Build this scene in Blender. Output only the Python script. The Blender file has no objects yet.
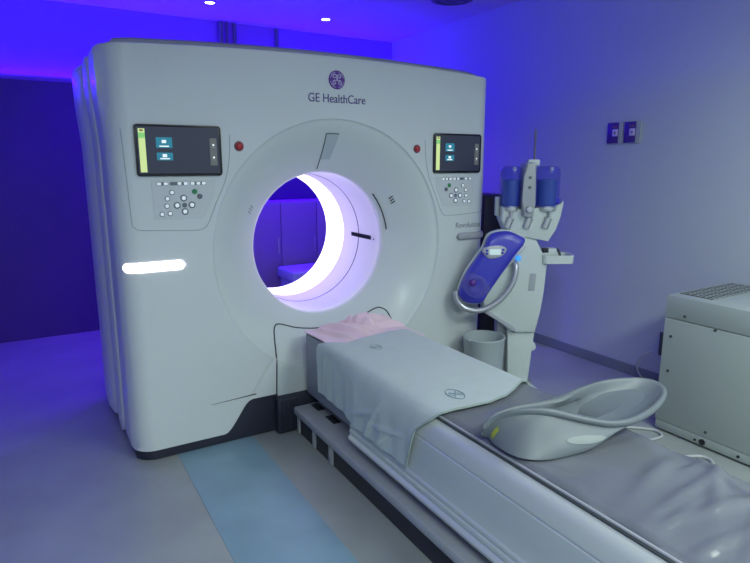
import bpy, bmesh, math, random
from math import sin, cos, pi, radians, sqrt, atan2
from mathutils import Vector, Matrix, noise
random.seed(4)
S = bpy.context.scene
COL = S.collection

# ------------------------------------------------------------------ materials
def mat(name, color, rough=.5, metal=0, spec=.5, emit=None, estr=0, noise_amt=0, nscale=8, bump=0, bscale=40,
        trans=0, alpha=1, coat=0, sheen=0):
    m = bpy.data.materials.new(name); m.use_nodes = True
    nt = m.node_tree; b = nt.nodes['Principled BSDF']
    b.inputs['Base Color'].default_value = (*color, 1)
    b.inputs['Roughness'].default_value = rough
    b.inputs['Metallic'].default_value = metal
    b.inputs['Specular IOR Level'].default_value = spec
    b.inputs['Coat Weight'].default_value = coat
    b.inputs['Coat Roughness'].default_value = .15
    b.inputs['Sheen Weight'].default_value = sheen
    if trans: b.inputs['Transmission Weight'].default_value = trans
    if alpha < 1: b.inputs['Alpha'].default_value = alpha
    if emit:
        b.inputs['Emission Color'].default_value = (*emit, 1); b.inputs['Emission Strength'].default_value = estr
    tc = nt.nodes.new('ShaderNodeTexCoord')
    if noise_amt:
        n = nt.nodes.new('ShaderNodeTexNoise'); n.inputs['Scale'].default_value = nscale
        n.inputs['Detail'].default_value = 6
        nt.links.new(tc.outputs['Object'], n.inputs['Vector'])
        r = nt.nodes.new('ShaderNodeMapRange')
        r.inputs['From Min'].default_value = .3; r.inputs['From Max'].default_value = .7
        r.inputs['To Min'].default_value = 1 - noise_amt; r.inputs['To Max'].default_value = 1 + noise_amt
        nt.links.new(n.outputs['Fac'], r.inputs['Value'])
        mx = nt.nodes.new('ShaderNodeVectorMath'); mx.operation = 'SCALE'
        mx.inputs[0].default_value = color
        nt.links.new(r.outputs['Result'], mx.inputs['Scale'])
        nt.links.new(mx.outputs['Vector'], b.inputs['Base Color'])
    if bump:
        n = nt.nodes.new('ShaderNodeTexNoise'); n.inputs['Scale'].default_value = bscale
        n.inputs['Detail'].default_value = 3
        nt.links.new(tc.outputs['Object'], n.inputs['Vector'])
        bp = nt.nodes.new('ShaderNodeBump'); bp.inputs['Strength'].default_value = bump
        bp.inputs['Distance'].default_value = .01
        nt.links.new(n.outputs['Fac'], bp.inputs['Height'])
        nt.links.new(bp.outputs['Normal'], b.inputs['Normal'])
    return m

M = {}
M['white'] = mat('gantry_white_plastic', (.66, .70, .72), .32, noise_amt=.015, nscale=2, coat=.15)
M['white2'] = mat('gantry_side_plastic', (.62, .65, .68), .35, noise_amt=.015, nscale=2)
M['cap'] = mat('grey_cap_plastic', (.42, .43, .47), .4)
M['dish'] = mat('mouth_plastic', (.64, .69, .70), .34, noise_amt=.012, nscale=2, coat=.12)
M['liner'] = mat('bore_liner_plastic', (.84, .83, .88), .35, noise_amt=.01, nscale=3)
M['ring'] = mat('light_ring_diffuser', (.8, .8, .85), .5, emit=(.93, .82, 1), estr=1.9)
M['lightbar'] = mat('status_light_diffuser', (.8, .8, .85), .4, emit=(.95, .86, 1), estr=4.0)
M['barunlit'] = mat('status_light_off', (.42, .43, .47), .35)
M['plinth'] = mat('dark_navy_plinth', (.018, .02, .04), .45, noise_amt=.05)
M['black'] = mat('black_plastic', (.012, .012, .018), .3)
M['seam'] = mat('seam_rubber', (.05, .06, .07), .7)
M['softseam'] = mat('panel_seam', (.36, .40, .43), .6)
M['bezel'] = mat('display_glass', (.008, .008, .014), .25)
M['screen'] = mat('screen_dark', (.01, .012, .02), .3, emit=(.016, .02, .04), estr=1)
M['lime'] = mat('screen_lime', (.1, .1, .05), .4, emit=(.62, .80, .33), estr=.9)
M['limeg'] = mat('screen_green', (.1, .1, .05), .4, emit=(.2, .62, .18), estr=.9)
M['teal'] = mat('screen_teal', (.02, .1, .12), .4, emit=(.012, .25, .40), estr=.6)
M['menu'] = mat('screen_menu', (.05, .05, .05), .4, emit=(.08, .095, .1), estr=.9)
M['icon'] = mat('screen_icon', (.5, .5, .5), .4, emit=(.8, .9, .95), estr=.8)
M['pad'] = mat('keypad_membrane', (.40, .44, .48), .4)
M['btn'] = mat('keypad_button', (.85, .87, .9), .4, emit=(.8, .9, 1), estr=.35)
M['btnring'] = mat('keypad_button_ring', (.14, .15, .17), .4)
M['btngreen'] = mat('keypad_green', (.03, .25, .10), .4)
M['btngrey'] = mat('keypad_grey', (.15, .17, .2), .4)
M['red'] = mat('emergency_red', (.45, .02, .03), .35)
M['redring'] = mat('emergency_ring', (.22, .10, .12), .4)
M['logo'] = mat('logo_purple', (.10, .02, .30), .4)
M['logolight'] = mat('logo_lavender', (.60, .52, .80), .4)
M['ink'] = mat('lettering_purple_grey', (.08, .06, .26), .5)
M['inkgrey'] = mat('lettering_grey', (.30, .32, .37), .5)
M['window'] = mat('grey_window', (.47, .54, .57), .3)
M['floor'] = mat('floor_vinyl', (.30, .325, .33), .34, noise_amt=.10, nscale=3.2, bump=.04, bscale=120)
M['stripe'] = mat('floor_blue_vinyl', (.20, .32, .41), .34, noise_amt=.10, nscale=4, bump=.04, bscale=120)
M['wall'] = mat('wall_paint', (.50, .54, .60), .55, noise_amt=.02, nscale=1.5, bump=.03, bscale=150)
M['wallback'] = mat('wall_back_blue_light_tint', (.34, .12, .60), .6, noise_amt=.03, nscale=1.5)  # violet cast of the blue lighting put into the wall's base colour
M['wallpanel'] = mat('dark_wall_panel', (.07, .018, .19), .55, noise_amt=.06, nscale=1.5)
M['ceil'] = mat('ceiling_paint', (.54, .48, .62), .7, noise_amt=.02, nscale=2)
M['skirt'] = mat('grey_baseboard', (.20, .23, .27), .5)
M['tablegrey'] = mat('table_silver', (.58, .61, .62), .33, metal=.15, noise_amt=.02, nscale=3, coat=.2)
M['railgrey'] = mat('rail_grey', (.36, .38, .42), .4, noise_amt=.05, nscale=10)
M['tabledark'] = mat('table_dark_base', (.02, .022, .035), .5)
M['cradle'] = mat('cradle_grey', (.20, .22, .29), .4)
M['vinyl'] = mat('pad_vinyl', (.155, .165, .20), .17, noise_amt=.03, nscale=5, bump=.09, bscale=9, coat=.1)
M['lip'] = mat('pad_lip', (.36, .37, .42), .3)
M['towel'] = mat('white_cotton', (.47, .54, .55), .85, noise_amt=.03, nscale=12, bump=.25, bscale=220, sheen=.2)
M['towelprint'] = mat('towel_print', (.16, .27, .34), .8)
M['hem'] = mat('towel_hem', (.30, .38, .36), .9)
M['pink'] = mat('pink_cotton', (.80, .60, .70), .8, noise_amt=.03, nscale=10, bump=.2, bscale=200, sheen=.2)
M['support'] = mat('arm_support_plastic', (.145, .168, .195), .45, noise_amt=.03, nscale=5)
M['yellow'] = mat('yellow_sticker', (.33, .35, .05), .5)
M['slot'] = mat('pale_slot', (.23, .26, .27), .5)
M['inj'] = mat('injector_white', (.60, .66, .66), .36, noise_amt=.015, nscale=3)
M['injgrey'] = mat('injector_grey', (.38, .40, .45), .4)
M['injblue'] = mat('injector_blue', (.045, .045, .52), .36, coat=.2)
M['injblue2'] = mat('injector_dial_blue', (.07, .06, .42), .25, coat=.4)
M['glassblue'] = mat('blue_tinted_jacket', (.03, .05, .60), .06, alpha=.36, coat=.4)
M['fluid'] = mat('blue_syringe_core', (.05, .12, .36), .2)
M['metal'] = mat('brushed_metal', (.55, .56, .58), .3, metal=.8)
M['silver'] = mat('silver_trim', (.50, .51, .56), .28, metal=.5)
M['led'] = mat('blue_button_led', (.05, .3, .8), .3, emit=(.05, .35, 1), estr=.6)
M['lcd'] = mat('injector_lcd', (.5, .6, .6), .3, emit=(.55, .72, .75), estr=.45)
M['bin'] = mat('bin_plastic', (.42, .48, .51), .4)
M['cab'] = mat('cabinet_enamel', (.38, .43, .42), .42, noise_amt=.015, nscale=3)
M['grille'] = mat('grille_dark', (.02, .022, .025), .95, spec=.05)
M['grillebar'] = mat('grille_bar', (.30, .33, .34), .8, spec=.1)
M['screw'] = mat('screw', (.10, .11, .12), .4, metal=.5)
M['cable'] = mat('white_cable', (.42, .44, .47), .45)
M['plate'] = mat('wall_plate_grey', (.36, .40, .46), .4)
M['platedark'] = mat('wall_plate_violet', (.07, .03, .28), .3, coat=.3)
M['darkcab'] = mat('black_cabinet', (.010, .010, .014), .4)
M['bench'] = mat('bench_vinyl', (.40, .45, .60), .5)
M['store'] = mat('store_cabinet', (.30, .22, .36), .5)
M['lamp'] = mat('downlight_lens', (.8, .8, .8), .4, emit=(.75, .6, 1), estr=14)
M['vent'] = mat('vent_grey', (.12, .12, .15), .5)
M['pipe'] = mat('pipe_paint', (.14, .14, .18), .5)

# ------------------------------------------------------------------ mesh helpers
def obj(name, bm, m, parent=None, smooth=None, loc=None, rot=None):
    bmesh.ops.recalc_face_normals(bm, faces=bm.faces)
    me = bpy.data.meshes.new(name); bm.to_mesh(me); bm.free()
    o = bpy.data.objects.new(name, me); COL.objects.link(o)
    for mm in (m if isinstance(m, (list, tuple)) else [m]): me.materials.append(M[mm])
    if parent: o.parent = parent
    if loc: o.location = loc
    if rot: o.rotation_euler = rot
    if smooth is not None:
        for p in me.polygons: p.use_smooth = True
        me.set_sharp_from_angle(angle=radians(smooth))
    return o

def thing(name, label, cat, loc=(0, 0, 0), rotz=0, group=None):
    o = bpy.data.objects.new(name, None); COL.objects.link(o)
    o.location = loc; o.rotation_euler = (0, 0, rotz); o.empty_display_size = .1
    o['label'] = label; o['category'] = cat
    if group: o['group'] = group
    return o

def tag(o, label, cat, group=None):
    o['label'] = label; o['category'] = cat
    if group: o['group'] = group
    return o

def struct(name, bm, m, smooth=None):
    o = obj(name, bm, m, smooth=smooth); o['kind'] = 'structure'; return o

def box(bm, x0, x1, y0, y1, z0, z1, bev=0, seg=2, mi=0):
    vs = [bm.verts.new((x, y, z)) for z in (z0, z1) for y in (y0, y1) for x in (x0, x1)]
    fs = [bm.faces.new([vs[i] for i in f]) for f in ((0, 2, 3, 1), (4, 5, 7, 6), (0, 1, 5, 4), (2, 6, 7, 3), (0, 4, 6, 2), (1, 3, 7, 5))]
    for f in fs: f.material_index = mi
    if bev:
        es = list({e for f in fs for e in f.edges})
        bmesh.ops.bevel(bm, geom=es, offset=bev, segments=seg, profile=.5, affect='EDGES')
    return fs

def BX(*a, **k):
    bm = bmesh.new(); box(bm, *a, **k); return bm

def gridmesh(fn, nu, nv, bm=None, closeu=False, closev=False):
    bm = bm or bmesh.new()
    g = [[bm.verts.new(fn(i / (nu if closeu else nu - 1), j / (nv if closev else nv - 1))) for j in range(nv)] for i in range(nu)]
    for i in range(nu if closeu else nu - 1):
        for j in range(nv if closev else nv - 1):
            a, b, c, d = g[i][j], g[(i + 1) % nu][j], g[(i + 1) % nu][(j + 1) % nv], g[i][(j + 1) % nv]
            try: bm.faces.new((a, b, c, d))
            except ValueError: pass
    return bm

def rows_mesh(rows, closed=True, bm=None, cap0=False, cap1=False):
    """rows: lists of points of equal length; skin consecutive rows."""
    bm = bm or bmesh.new()
    V = [[bm.verts.new(p) for p in r] for r in rows]
    n = len(rows[0])
    for a, b in zip(V, V[1:]):
        for i in range(n if closed else n - 1):
            j = (i + 1) % n
            try: bm.faces.new((a[i], a[j], b[j], b[i]))
            except ValueError: pass
    if cap0: bm.faces.new(V[0])
    if cap1: bm.faces.new(V[-1])
    return bm

def catmull(pts, n, closed=False):
    P = [Vector(p) for p in pts]; out = []
    m = len(P); segs = m if closed else m - 1
    for s in range(segs):
        if closed: p0, p1, p2, p3 = P[(s - 1) % m], P[s], P[(s + 1) % m], P[(s + 2) % m]
        else: p0, p1, p2, p3 = P[max(s - 1, 0)], P[s], P[s + 1], P[min(s + 2, m - 1)]
        for k in range(n):
            t = k / n
            out.append(.5 * ((2 * p1) + (p2 - p0) * t + (2 * p0 - 5 * p1 + 4 * p2 - p3) * t * t + (3 * p1 - p0 - 3 * p2 + p3) * t ** 3))
    if not closed: out.append(P[-1])
    return out

def tube(pts, r, sides=8, closed=False, bm=None, flat=1.0):
    P = [Vector(p) for p in pts]; n = len(P); rows = []
    up = Vector((0, 0, 1)); prev = None
    for i in range(n):
        t = (P[(i + 1) % n] - P[i - 1]) if closed else (P[min(i + 1, n - 1)] - P[max(i - 1, 0)])
        t.normalize()
        if prev is None:
            a = up if abs(t.dot(up)) < .9 else Vector((1, 0, 0))
            nrm = (a - t * a.dot(t)).normalized()
        else:
            nrm = (prev - t * prev.dot(t)).normalized()
        prev = nrm; bn = t.cross(nrm)
        rr = r[i] if isinstance(r, (list, tuple)) else r
        rows.append([P[i] + nrm * (cos(2 * pi * k / sides) * rr) + bn * (sin(2 * pi * k / sides) * rr * flat) for k in range(sides)])
    if closed: rows.append(rows[0])
    bm = rows_mesh(rows, True, bm, not closed, not closed)
    if closed: bmesh.ops.remove_doubles(bm, verts=bm.verts, dist=1e-6)
    return bm

def lathe(profile, seg=32, bm=None, axis='z', c=(0, 0, 0), arc=(0, 2 * pi)):
    full = abs(arc[1] - arc[0] - 2 * pi) < 1e-6
    n = seg if full else seg + 1
    rows = []
    for r, h in profile:
        row = []
        for k in range(n):
            a = arc[0] + (arc[1] - arc[0]) * k / seg
            if axis == 'z': row.append((c[0] + r * cos(a), c[1] + r * sin(a), c[2] + h))
            else: row.append((c[0] + r * cos(a), c[1] + h, c[2] + r * sin(a)))   # axis y
        rows.append(row)
    bm = rows_mesh(rows, full, bm)
    bmesh.ops.remove_doubles(bm, verts=bm.verts, dist=1e-6)
    return bm

def prism(poly, y0, y1, bev=0, bm=None, seg=2):
    """polygon in x,z extruded along y"""
    bm = bm or bmesh.new()
    a = [bm.verts.new((x, y0, z)) for x, z in poly]; b = [bm.verts.new((x, y1, z)) for x, z in poly]
    n = len(poly); fs = [bm.faces.new(a), bm.faces.new(b[::-1])]
    for i in range(n): fs.append(bm.faces.new((a[i], b[i], b[(i + 1) % n], a[(i + 1) % n])))
    if bev:
        es = list(fs[0].edges) + list(fs[1].edges)
        bmesh.ops.bevel(bm, geom=list(set(es)), offset=bev, segments=seg, profile=.5, affect='EDGES')
    return bm

def rrect(x0, x1, z0, z1, r, n=5):
    out = []
    for cx, cz, a0 in ((x1 - r, z1 - r, 0), (x0 + r, z1 - r, pi / 2), (x0 + r, z0 + r, pi), (x1 - r, z0 + r, 1.5 * pi)):
        for k in range(n + 1):
            a = a0 + pi / 2 * k / n; out.append((cx + r * cos(a), cz + r * sin(a)))
    return out

def ss(a, b, x):
    t = min(max((x - a) / (b - a), 0), 1); return t * t * (3 - 2 * t)

def text_bm(s, size, depth=.0015, width=None):
    cu = bpy.data.curves.new('t', 'FONT'); cu.body = s; cu.size = size; cu.align_x = 'CENTER'; cu.align_y = 'CENTER'
    cu.extrude = depth
    o = bpy.data.objects.new('t', cu); COL.objects.link(o)
    dg = bpy.context.evaluated_depsgraph_get(); dg.update()
    me = o.evaluated_get(dg).to_mesh()
    bm = bmesh.new(); bm.from_mesh(me); o.evaluated_get(dg).to_mesh_clear()
    bpy.data.objects.remove(o); bpy.data.curves.remove(cu)
    if width:
        xs = [v.co.x for v in bm.verts]; k = width / (max(xs) - min(xs))
        for v in bm.verts: v.co.x *= k
    bm.transform(Matrix.Rotation(pi / 2, 4, 'X'))      # now reads in x,z facing -y
    return bm

# ------------------------------------------------------------------ camera
cd = bpy.data.cameras.new('camera'); cam = bpy.data.objects.new('camera', cd); COL.objects.link(cam)
F, YAW, PIT, ROLL = 578.729, .5358, .2025, .0009
cd.sensor_fit = 'HORIZONTAL'; cd.sensor_width = 36; cd.lens = 36 * F / 750
cd.clip_start = .05
fw = Vector((sin(YAW) * cos(PIT), cos(YAW) * cos(PIT), -sin(PIT)))
rt = Vector((cos(YAW), -sin(YAW), 0)); up = rt.cross(fw)
mw = Matrix((rt, up, -fw)).transposed().to_4x4(); mw.translation = Vector((-1.4379, -2.8212, 1.45))
cam.matrix_world = mw
S.camera = cam
S.view_settings.view_transform = 'Standard'; S.view_settings.look = 'None'
S.view_settings.exposure = 0; S.view_settings.gamma = 1; S.view_settings.use_curve_mapping = False

# ------------------------------------------------------------------ the room
XL, XR, YB, YF, ZC = -3.3, 2.054, 2.705, -5.2, 2.70
struct('floor', BX(XL - .1, XR + .1, YF - .1, YB + .1, -.1, 0), 'floor')
struct('ceiling', BX(XL - .1, XR + .1, YF - .1, YB + .1, ZC, ZC + .1), 'ceil')
struct('wall_right', BX(XR, XR + .1, YF - .1, YB + .1, 0, ZC), 'wall')
struct('wall_left', BX(XL - .1, XL, YF - .1, YB + .1, 0, ZC), 'wall')
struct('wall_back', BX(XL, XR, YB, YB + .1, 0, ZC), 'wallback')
struct('wall_front', BX(XL, XR, YF - .1, YF, 0, ZC), 'wall')
struct('trim_1', BX(-.92, -.525, YF, .02, 0, .002), 'stripe')
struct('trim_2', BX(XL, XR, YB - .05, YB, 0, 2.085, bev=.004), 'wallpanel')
bm = bmesh.new(); box(bm, XR - .012, XR, YF, YB - .05, 0, .075, bev=.005)
struct('baseboard_right', bm, 'skirt')

def downlight(x, y, label):
    t = thing('downlight', label, 'downlight', (x, y, ZC), group='ceiling downlights')
    obj('lens', lathe([(0, -.004), (.036, -.004), (.038, 0), (0, 0)], 24), 'lamp', t, 40)
    obj('trim_ring', lathe([(.038, 0), (.038, -.006), (.050, -.006), (.054, 0)], 24), 'cap', t, 40)
downlight(-.039, 2.108, 'small round ceiling downlight, left of the two above the scanner')
downlight(.996, 2.136, 'small round ceiling downlight, right of the two above the scanner')

t = thing('ceiling_vent', 'round dark ceiling vent at the top edge of the photo', 'vent', (1.56, 1.05, ZC))
obj('frame', lathe([(.13, 0), (.13, -.012), (.16, -.012), (.17, 0)], 32), 'vent', t, 40)
obj('louvre', lathe([(0, -.004), (.03, -.010), (.04, -.003), (.07, -.010), (.08, -.003), (.11, -.010), (.13, -.002), (0, 0)], 32), 'vent', t, 40)

for i, (x, r, lab) in enumerate(((.205, .022, 'dark vertical pipe on the back wall, leftmost of three close together'),
                                 (.265, .012, 'thin dark vertical pipe on the back wall, middle of three close together'),
                                 (.335, .018, 'dark vertical pipe on the back wall, rightmost of three close together'),
                                 (.74, .018, 'lone dark vertical pipe on the back wall, below the right downlight'))):
    tag(obj('wall_pipe', tube([(x, 2.675, 2.086), (x, 2.675, 2.69)], r, 12), 'pipe', None, 40), lab, 'pipe', 'pipes on the back wall')

# ------------------------------------------------------------------ the CT scanner gantry
XS = -.02      # the covers sit a touch to the left of the bore centre
HWR = .10      # corner radius in plan
ZB0 = .99      # bore centre height
def hw(z): return 1.096 + .016 * ss(1.5, 1.8, z) + .004 * ss(.5, 0, z)
def ztop(x): return 1.985 - .036 * (x / 1.12) ** 2
def zbot(x):
    return .053 + .164 * (1 - ss(.50, .66, abs(x)))
def yf(x):
    e = abs(x - XS) - (1.096 - HWR)
    return 0 if e <= 0 else HWR - sqrt(max(HWR * HWR - min(e, HWR) ** 2, 0))

def outline(inx=0, inz=0, bottom=zbot, topadd=0, nx=60, nz=40):
    """closed outline (x,z), counter-clockwise from bottom-left"""
    pts = []
    H = hw(0.3) - inx
    # cosine-ish spacing so the rolled corners are well sampled
    xs = [-H + 2 * H * (.5 - .5 * cos(pi * k / nx)) for k in range(nx + 1)]
    xs = sorted(set([round(v, 5) for v in xs] + [round(s * v, 5) for s in (-1, 1) for v in (.48, .5, .52, .54, .56, .58, .6, .62, .64, .66)]))
    bot = [(x, bottom(x) + inz) for x in xs]
    zt = ztop(H) + topadd - inz; zb = bot[0][1]
    rc = .022
    zs = [zb + (zt - rc - zb) * k / nz for k in range(1, nz + 1)]
    right = [(hw(z) - inx, z) for z in zs]
    He = hw(zt) - inx
    arc_r = [(He - rc + rc * cos(a), zt - rc + rc * sin(a)) for a in (pi / 6, pi / 3, pi / 2)]
    top = [(x, ztop(x) + topadd - inz) for x in [(He - rc) * (1 - 2 * k / 60) for k in range(1, 60)]]
    arc_l = [(-x, z) for x, z in arc_r[::-1]]
    left = [(-x, z) for x, z in right[::-1]]
    pts = bot + right + arc_r + top + arc_l + (left[:-1] if left[-1][1] == zb else left)
    return [(x + XS, z) for x, z in pts]

ct = thing('ct_scanner', 'large white ct scanner gantry with a glowing round bore', 'ct scanner', (0, 0, 0))

O0 = outline()
def circ(o, R, y, cz=ZB0):
    out = []
    for x, z in o:
        a = atan2(z - cz, x); out.append((R * cos(a), y, cz + R * sin(a)))
    return out
RR = .688
rows = []
NR = 34
for k in range(NR + 1):
    t = k / NR
    row = []
    for x, z in O0:
        a = atan2(z - ZB0, x); cx, cz = RR * cos(a), ZB0 + RR * sin(a)
        X, Z = cx + (x - cx) * t, cz + (z - cz) * t
        row.append((X, yf(X), Z))
    rows.append(row)
# crisp small roll at the border, then the side wall and a rear lip
def ring_at(inx, inz, y, rolled):
    o = outline(inx, inz)
    return [(x, (max(y, yf(x) + y) if rolled else y), z) for x, z in o]
last = rows[-1]
rows.append([(x * 1.002, y + .012, z + (.004 if z > 1.5 else 0)) for x, y, z in last])
rows.append([(x * 1.002, max(y, .30), z + (.004 if z > 1.5 else 0)) for x, y, z in last])
rows.append([(x * .985, max(y, .315), ZB0 + (z - ZB0) * .988) for x, y, z in last])
rows.append([(x * .80, .32, ZB0 + (z - ZB0) * .80) for x, y, z in last])
obj('front_cover', rows_mesh(rows), 'white', ct, 35)

# funnel-shaped mouth
prof = [(.688, .0), (.686, .005), (.681, .010), (.674, .013)] + [(.674 - .262 * k / 20, .013 + .197 * (k / 20) ** 1.35) for k in range(1, 21)] + [(.4095, .215), (.4075, .222), (.4065, .232)]
obj('mouth', lathe(prof, 128, axis='y', c=(0, 0, ZB0)), 'dish', ct, 40)
# bore liner with a thin dark seam
bl = obj('bore_liner', lathe([(.4065, .232), (.402, .245), (.400, .28), (.399, .40), (.399, .478), (.4055, .4785), (.4055, .4865), (.399, .487), (.399, .66), (.402, .70)], 128, axis='y', c=(0, 0, ZB0)), 'liner', ct, 40)
obj('seam_ring', lathe([(.3985, .4778), (.397, .4825), (.3985, .4872)], 128, axis='y', c=(0, 0, ZB0)), 'seam', bl, 40)
obj('light_ring', lathe([(.402, .70), (.406, .76), (.407, .85), (.405, .92), (.402, .965), (.404, .975), (.425, .98)], 128, axis='y', c=(0, 0, ZB0)), 'ring', ct, 40)
def liner_patch(a0, a1, y0, y1, r=.3965, n=8):
    return gridmesh(lambda u, v: (r * cos(a0 + (a1 - a0) * u), y0 + (y1 - y0) * v, ZB0 + r * sin(a0 + (a1 - a0) * u)), n, 6)
obj('bore_display', liner_patch(radians(-2.6), radians(1.2), .32, .58), 'black', bl, 40)
obj('bore_sensor', lathe([(0, -.002), (.006, -.001), (.007, .001)], 12, axis='z').copy() if False else tube([(.397, .29, ZB0 - .012), (.3995, .29, ZB0 - .012)], .0055, 12), 'seam', bl, 40)

# patches that follow the funnel
def ymouth(r):
    for (r0, y0), (r1, y1) in zip(prof, prof[1:]):
        if r1 <= r <= r0: return y0 + (y1 - y0) * (r0 - r) / (r0 - r1)
    return 0
def mouth_patch(a0, a1, r0, r1, lift=.002, nu=10, nv=12, sl=0):
    def f(u, v):
        r = r0 + (r1 - r0) * v; a = a0 + (a1 - a0) * u + sl * v
        return (r * cos(a), ymouth(r) - lift, ZB0 + r * sin(a))
    return gridmesh(f, nu, nv)
lw = obj('laser_window', mouth_patch(radians(86.6), radians(93.8), .612, .478), 'window', ct, 40)
def mouth_line(pts, r=.0022, lift=.0025):
    return tube([(rr * cos(a), ymouth(rr) - lift, ZB0 + rr * sin(a)) for rr, a in pts], r, 6)
A0, A1 = radians(86.6), radians(93.8)
bm = mouth_line([(.612, A1 + (A0 - A1) * k / 8) for k in range(9)])
b2 = [( .612 - .186 * k / 12, A1) for k in range(13)]
tube([(rr * cos(a), ymouth(rr) - .0025, ZB0 + rr * sin(a)) for rr, a in b2], .0022, 6, bm=bm)
obj('window_edge', bm, 'seam', lw, 40)
obj('mouth_slot', mouth_line([(.432, radians(8 + 32 * k / 20)) for k in range(21)], .0042, .003), 'seam', ct, 40)
for sg in (1, -1):
    for k in range(3):
        c = radians(27 + 1.9 * k) if sg > 0 else radians(180 - 24 - 1.9 * k)
        obj('mouth_mark', mouth_line([(.485, c), (.505, c + radians(.8) * sg)], .0035 if sg > 0 else .0025, .002), 'seam' if sg > 0 else 'inkgrey', ct, 40)

# rear covers: two more shells with their own rounding, then the back with its hole
Z0c = lambda x: .038
def shell(name, ys, m, hole):
    rows = []
    for y, ix, iz, ta in ys:
        rows.append([(x, y, z) for x, z in outline(ix, iz, Z0c, ta)])
    y1 = ys[-1][0]; o = outline(ys[-1][1], ys[-1][2], Z0c, ys[-1][3])
    rows.append(circ(o, max(hole, .60), y1))
    if hole < .6: rows.append(circ(o, hole + .03, y1 - .06)); rows.append(circ(o, hole, .985))
    y0 = ys[0][0]; o = outline(ys[0][1], ys[0][2], Z0c, ys[0][3])
    rows.insert(0, [(x * .8, y0 + .004, ZB0 + (z - ZB0) * .8) for x, z in o])
    return obj(name, rows_mesh(rows), m, ct, 40)
shell('middle_cover', [(.322, .030, .03, 0), (.334, -.006, .012, 0), (.36, -.016, .004, 0), (.50, -.012, .006, 0), (.525, .016, .02, 0), (.53, .04, .03, 0)], 'white2', .95)
shell('rear_cover', [(.532, .05, .03, 0), (.545, .018, .014, 0), (.60, -.020, .01, 0), (.74, -.036, .01, 0), (.90, -.034, .014, 0), (1.0, -.006, .03, 0), (1.04, .05, .06, 0), (1.07, .10, .11, 0), (1.08, .16, .16, 0)], 'white2', .428)
# top cover: a slightly narrower cap standing above the front cover
rows = []
for y, ix, dz in ((.085, .05, -.03), (.092, .045, .030), (.105, .055, .040), (.60, .055, .045), (.98, .07, .035), (1.02, .10, 0), (1.03, .11, -.05)):
    H = 1.096 - ix
    xs = [-H + 2 * H * k / 40 for k in range(41)]
    r = .03
    row = [(-H, y, 1.90)] + [(-H + r * (1 - cos(a)), y, ztop(H) + dz - r + r * sin(a)) for a in (0, .5, 1.0)] + \
          [(x, y, ztop(x) + dz) for x in [(H - r) * (2 * k / 40 - 1) for k in range(1, 40)]] + \
          [(H - r * (1 - cos(a)), y, ztop(H) + dz - r + r * sin(a)) for a in (1.0, .5, 0)] + [(H, y, 1.90)]
    rows.append([(x + XS, y, z) for x, y, z in row])
obj('top_cover', rows_mesh(rows, False, None, True, True), 'cap', ct, 40)

# dark plinth following the front, with the raised dark centre
xs = [-1.090 + 2.180 * (.5 - .5 * cos(pi * k / 80)) for k in range(81)]
xs = sorted(set(xs + [s * v for s in (-1, 1) for v in (.48, .5, .52, .54, .56, .58, .6, .62, .64, .66)]))
rows = []
for inset, zf in ((.02, lambda x: 0.0), (.006, lambda x: .006), (.004, lambda x: zbot(x) - .006), (.012, lambda x: zbot(x) + .03), (.06, lambda x: zbot(x) + .03)):
    row = []
    for x in xs:
        X = x * (1.096 - inset) / 1.096 + XS
        row.append((X, yf(x + XS) + inset, zf(X)))
    row += [(1.088 - inset, .5, zf(1.1)), (1.088 - inset, .95, zf(1.1)), (1.04 - inset, 1.05 - inset, zf(1.1)), (-1.04 + inset, 1.05 - inset, zf(1.1)), (-1.11 + inset, .95, zf(1.1)), (-1.11 + inset, .5, zf(1.1))]
    rows.append(row)
obj('plinth', rows_mesh(rows, True, None, True, False), 'plinth', ct, 40)
bm = BX(-.40, .40, -.05, .03, 0, .203, bev=.012)
for k in range(4):
    box(bm, -.385 + .028 * k, -.372 + .028 * k, -.056, -.03, .01, .19, bev=.004)
obj('plinth_front', bm, 'plinth', ct, 40)
obj('crease', tube([(-.74 + .03 * k, yf(-.74) - .0005, .232 + .0012 * k) for k in range(9)], [.0008 + .0003 * k for k in range(9)], 6), 'seam', ct, 40)

# docking skirt where the table enters
def ysurf(x, z):
    r = sqrt(x * x + (z - ZB0) ** 2)
    return ymouth(max(r, .407)) if r < RR else yf(x)
arch = [(-.385, .212), (-.375, .45), (-.366, .53), (-.352, .568), (-.318, .576), (-.21, .535), (-.10, .512), (0, .505), (.10, .512), (.19, .530), (.255, .560), (.315, .585), (.345, .583), (.368, .560), (.385, .49), (.388, .40), (.388, .212)]
ac = catmull([(x, 0, z) for x, z in arch], 6)
top_ = [p for p in ac if p.z > .44]
def archz(x):
    for a, b in zip(ac, ac[1:]):
        if a.x <= x <= b.x and b.x - a.x > 1e-6 and max(a.z, b.z) > .40: return a.z + (b.z - a.z) * (x - a.x) / (b.x - a.x)
    return .45
def skpt(u, v):
    x = -.380 + .766 * u; z = .205 + (archz(x) - .205) * v
    return (x, ysurf(x, z) - .0025, z)
sk = obj('docking_skirt', gridmesh(skpt, 60, 24), 'dish', ct, 40)
obj('skirt_gap', tube([(p.x, ysurf(p.x, p.z) - .001, p.z) for p in ac], .0042, 6), 'seam', sk, 40)

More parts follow.
